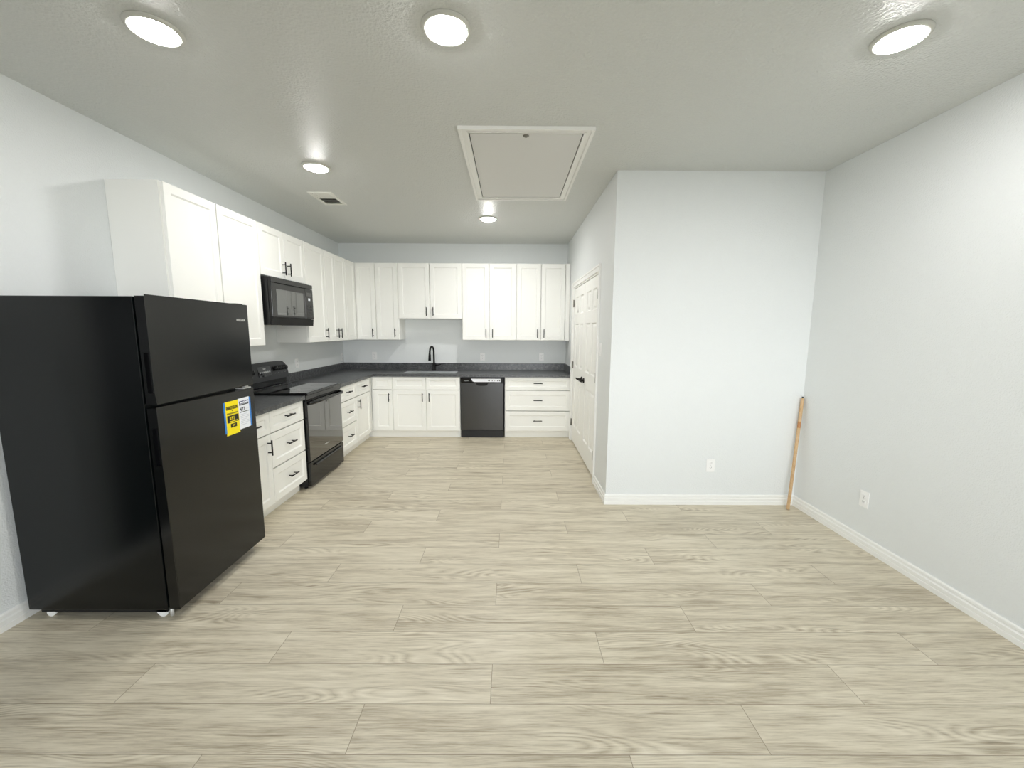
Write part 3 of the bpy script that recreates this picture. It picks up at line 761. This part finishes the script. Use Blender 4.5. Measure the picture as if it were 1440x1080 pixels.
# ------------------------------------------------------------------ dishwasher
DX, DW_ = -0.691, 0.600
dw = thing('dishwasher', 'black built-in dishwasher under the countertop right of the sink', 'dishwasher', (DX, YBB-0.022, 0), 0)
MB().box(0.004, DW_-0.004, 0.045, 0.62, 0.012, 0.855, M['satin']).build('tub', dw)
dd_ = MB().box(0.008, DW_-0.008, 0.0, 0.040, 0.112, 0.778, M['dw'], 0.006).build('door', dw)
cpn = MB(); cpn.box(0.006, DW_-0.006, -0.004, 0.040, 0.781, 0.846, M['gloss'], 0.006); cpn = cpn.build('control_panel', dw)
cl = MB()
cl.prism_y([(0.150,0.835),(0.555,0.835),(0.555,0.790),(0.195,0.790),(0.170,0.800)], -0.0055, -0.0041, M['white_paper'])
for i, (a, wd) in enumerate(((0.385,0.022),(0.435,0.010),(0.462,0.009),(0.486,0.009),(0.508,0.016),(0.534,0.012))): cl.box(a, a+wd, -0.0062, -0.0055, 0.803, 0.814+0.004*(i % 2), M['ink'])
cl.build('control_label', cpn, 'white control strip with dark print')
MB().text('INSIGNIA', 0.085, 0.807, -0.0042, 0.014, M['mark'], width=0.062, bold=0.01).build('brand_lettering', cpn, 'small grey capital lettering')
hd = MB(); hd.prism_y([(0.215,0.776),(0.385,0.776),(0.372,0.752),(0.330,0.742),(0.270,0.742),(0.228,0.752)], -0.0035, -0.0002, M['rubber']); hd.build('handle_pocket', dd_)
hl = MB(); hl.tube([(0.226,-0.004,0.750),(0.270,-0.005,0.739),(0.330,-0.005,0.739),(0.374,-0.004,0.750)], 0.0035, M['gloss'], 8); hl.build('handle_lip', dd_)
MB().box(0.010, DW_-0.010, 0.044, 0.060, 0.0, 0.011, M['rubber']).box(0.006, DW_-0.006, 0.028, 0.044, 0.004, 0.104, M['satin']).build('toe_panel', dw)

# ------------------------------------------------------------------ outlets and switch
def outlet(label, loc, rz, group='white duplex outlets'):
    t = thing('wall_outlet', label, 'outlet', loc, rz, group)
    MB().box(-0.036, 0.036, -0.006, -0.0003, -0.058, 0.058, M['plate'], 0.003).build('cover_plate', t)
    for z in (-0.0205, 0.0205):
        mb = MB(); mb.prism_y(rrect(-0.0165, 0.0165, z-0.0145, z+0.0145, 0.011), -0.0085, -0.0061, M['plate'])
        for x in (-0.0065, 0.0065): mb.box(x-0.0011, x+0.0011, -0.0090, -0.0086, z-0.001, z+0.008, M['slot'])
        mb.lathe([(0.0023,-0.0090),(0.0023,-0.0086)], M['slot'], (0,0,z-0.007), 10, axis='Y')
        mb.build('receptacle', t)
    MB().lathe([(0.003,-0.0075),(0.003,-0.0061)], M['galv'], (0,0,0), 10, axis='Y').build('screw', t)
outlet('white outlet on the back wall near the left corner', (-2.058, YB, 1.102), 0)
outlet('white outlet on the back wall above the dishwasher', (-0.426, YB, 1.093), 0)
outlet('white outlet on the back wall near the closet doors', (0.466, YB, 1.097), 0)
outlet('white outlet on the left wall just right of the range', (XL, 4.790, 1.095), R90)
outlet('white outlet on the left wall tight against the back corner', (XL, 6.085, 1.088), R90)
outlet('white outlet low on the closet front wall', (1.725, YC, 0.352), 0)
outlet('white outlet low on the right wall past the wooden pole', (XR, 2.690, 0.345), -R90)
t = thing('light_switch', 'white light switch on the closet side wall by the doors', 'light switch', (XP, 3.745, 1.325), -R90)
MB().box(-0.036, 0.036, -0.006, -0.0003, -0.058, 0.058, M['plate'], 0.003).build('cover_plate', t)
MB().prism_x([(-0.0061,-0.026),(-0.0061,0.026),(-0.0085,0.026),(-0.0075,0.0),(-0.011,-0.026)], -0.0145, 0.0145, M['plate']).build('rocker', t)

# ------------------------------------------------------------------ ceiling lamps
def make_lamp():
    t = thing('ceiling_light', '', 'ceiling light', (0,0,ZC), 0, 'round ceiling lights')
    MB().lathe([(0.078,-0.0002),(0.104,-0.0002),(0.104,-0.0035),(0.101,-0.0085),(0.094,-0.0125),(0.087,-0.0135),(0.085,-0.011),(0.080,-0.006)], M['ring'], n=64).build('trim_ring', t)
    MB().lathe([(0.0845,-0.0100),(0.082,-0.0135),(0.070,-0.0185),(0.045,-0.0225),(0.020,-0.0242),(0.0,-0.0245)], M['lens'], n=48).build('diffuser', t)
    return t
lamp = make_lamp()
LAMPS = [(-1.500, 1.890, 'lit round ceiling light at the upper left corner of the view'),
         (-0.274, 1.870, 'lit round ceiling light at the top of the view, between hatch and camera'),
         (1.655, 1.905, 'lit round ceiling light at the upper right, near the right wall'),
         (-1.510, 3.340, 'lit round ceiling light beside the ceiling vent'),
         (-0.262, 4.780, 'lit small-looking ceiling light just beyond the attic hatch')]
for i, (x, y, lab) in enumerate(LAMPS):
    o = lamp if i == 0 else copy_tree(lamp)
    o.location = (x, y, ZC); o['label'] = lab
    lm = M['lens'].copy(); lm.node_tree.nodes['Principled BSDF'].inputs['Emission Strength'].default_value = LAMP*LAMP_OUT[i]
    for ch in o.children:
        if ch.name.startswith('diffuser'):
            ch.material_slots[0].link = 'OBJECT'; ch.material_slots[0].material = lm

# ------------------------------------------------------------------ ceiling vent
VX0, VX1, VY0, VY1 = -1.868, -1.648, 3.915, 4.287
vt = thing('ceiling_vent', 'white rectangular air vent in the ceiling beside a lamp', 'vent', ((VX0+VX1)/2, (VY0+VY1)/2, ZC))
hx, hy, fw = (VX1-VX0)/2, (VY1-VY0)/2, 0.032
xs = [-hx, -hx+fw, hx-fw, hx]; ys = [-hy, -hy+fw, hy-fw, hy]
MB().grid_solid(xs, ys, lambda x, y: not (abs(x) < hx-fw and abs(y) < hy-fw), -0.009, -0.0003, M['vent']).build('frame', vt)
MB().box(-hx+fw, hx-fw, -hy+fw, hy-fw, -0.0015, -0.0004, M['recess_shade']).build('duct_shade_sheet', vt)  # flat dark sheet painted as the shade inside the duct
n = 9
for i in range(n):
    yc = -hy+fw+0.012+(2*hy-2*fw-0.024)*i/(n-1)
    s_ = 1 if i < 4 else -1
    sl = MB(); sl.prism_x([(yc-0.009*s_,-0.0022),(yc-0.0082*s_,-0.0020),(yc+0.009*s_,-0.0105),(yc+0.0082*s_,-0.0110)], -hx+fw, hx-fw, M['vent'])
    sl.build('louver', vt)
MB().box(-0.052, -0.046, -hy+fw+0.01, -hy+fw+0.10, -0.0135, -0.0105, M['vent']).build('damper_lever', vt)

# ------------------------------------------------------------------ attic hatch
HX0, HX1, HY0, HY1 = -0.335, 0.518, 2.683, 4.072
ah = thing('attic_hatch', 'white framed attic access hatch in the ceiling', 'attic hatch', ((HX0+HX1)/2, (HY0+HY1)/2, ZC))
hx, hy, fw = (HX1-HX0)/2, (HY1-HY0)/2, 0.062
def frame_ring(mb, ax, ay, bx, by, z0, z1, m):
    mb.grid_solid([-ax,-bx,bx,ax], [-ay,-by,by,ay], lambda x, y: not (abs(x) < bx and abs(y) < by), z0, z1, m)
mb = MB(); frame_ring(mb, hx, hy, hx-fw, hy-fw, -0.012, -0.0003, M['trim']); frame_ring(mb, hx, hy, hx-0.020, hy-0.020, -0.021, -0.0121, M['trim'])
frame_ring(mb, hx-fw+0.014, hy-fw+0.014, hx-fw, hy-fw, -0.0155, -0.0121, M['trim'])
mb.build('frame', ah)
MB().box(-hx+fw, hx-fw, -hy+fw, hy-fw, -0.002, -0.0004, M['recess_shade']).build('gap_shadow_board', ah, 'dark board painted as the shade in the gap around the panel')  # flat dark board, shade of the panel gap put into its colour
MB().box(-hx+fw+0.006, hx-fw-0.006, -hy+fw+0.018, hy-fw-0.008, -0.0095, -0.0021, M['hatch']).build('panel', ah)
pl = MB(); pl.lathe([(0.020,-0.0096),(0.020,-0.012),(0.010,-0.013),(0.006,-0.020)], M['hinge'], (0.0,-hy+fw+0.045,0), 20); pl.build('pull_cord_eyelet', ah)

# ------------------------------------------------------------------ wooden pole leaning in the corner
t = thing('wooden_pole', 'slim pale wooden pole leaning in the right corner', 'pole', (2.360, 3.272, 0))
b0 = Vector((0,0,0.002)); b1 = Vector((2.4485-2.360, 3.352-3.272, 0.945)); ax_ = b1-b0
P = lambda f: tuple(b0+ax_*f)
MB().tube([P(0), P(0.004), P(0.992), P(1.0)], [0.0115,0.0125,0.0125,0.0105], M['stick'], 16).build('shaft', t)
MB().tube([P(0.735), P(0.79)], 0.01265, M['stick_mark'], 16, cap=False).build('printed_band', t, 'orange-brown printed band')
tp = b0+ax_*1.0
MB().tube([tuple(tp+Vector((0.0,0,-0.002))), tuple(tp+Vector((0.001,0.001,0.012)))], 0.006, M['pull'], 12).build('metal_tip', t, 'dark metal tip')
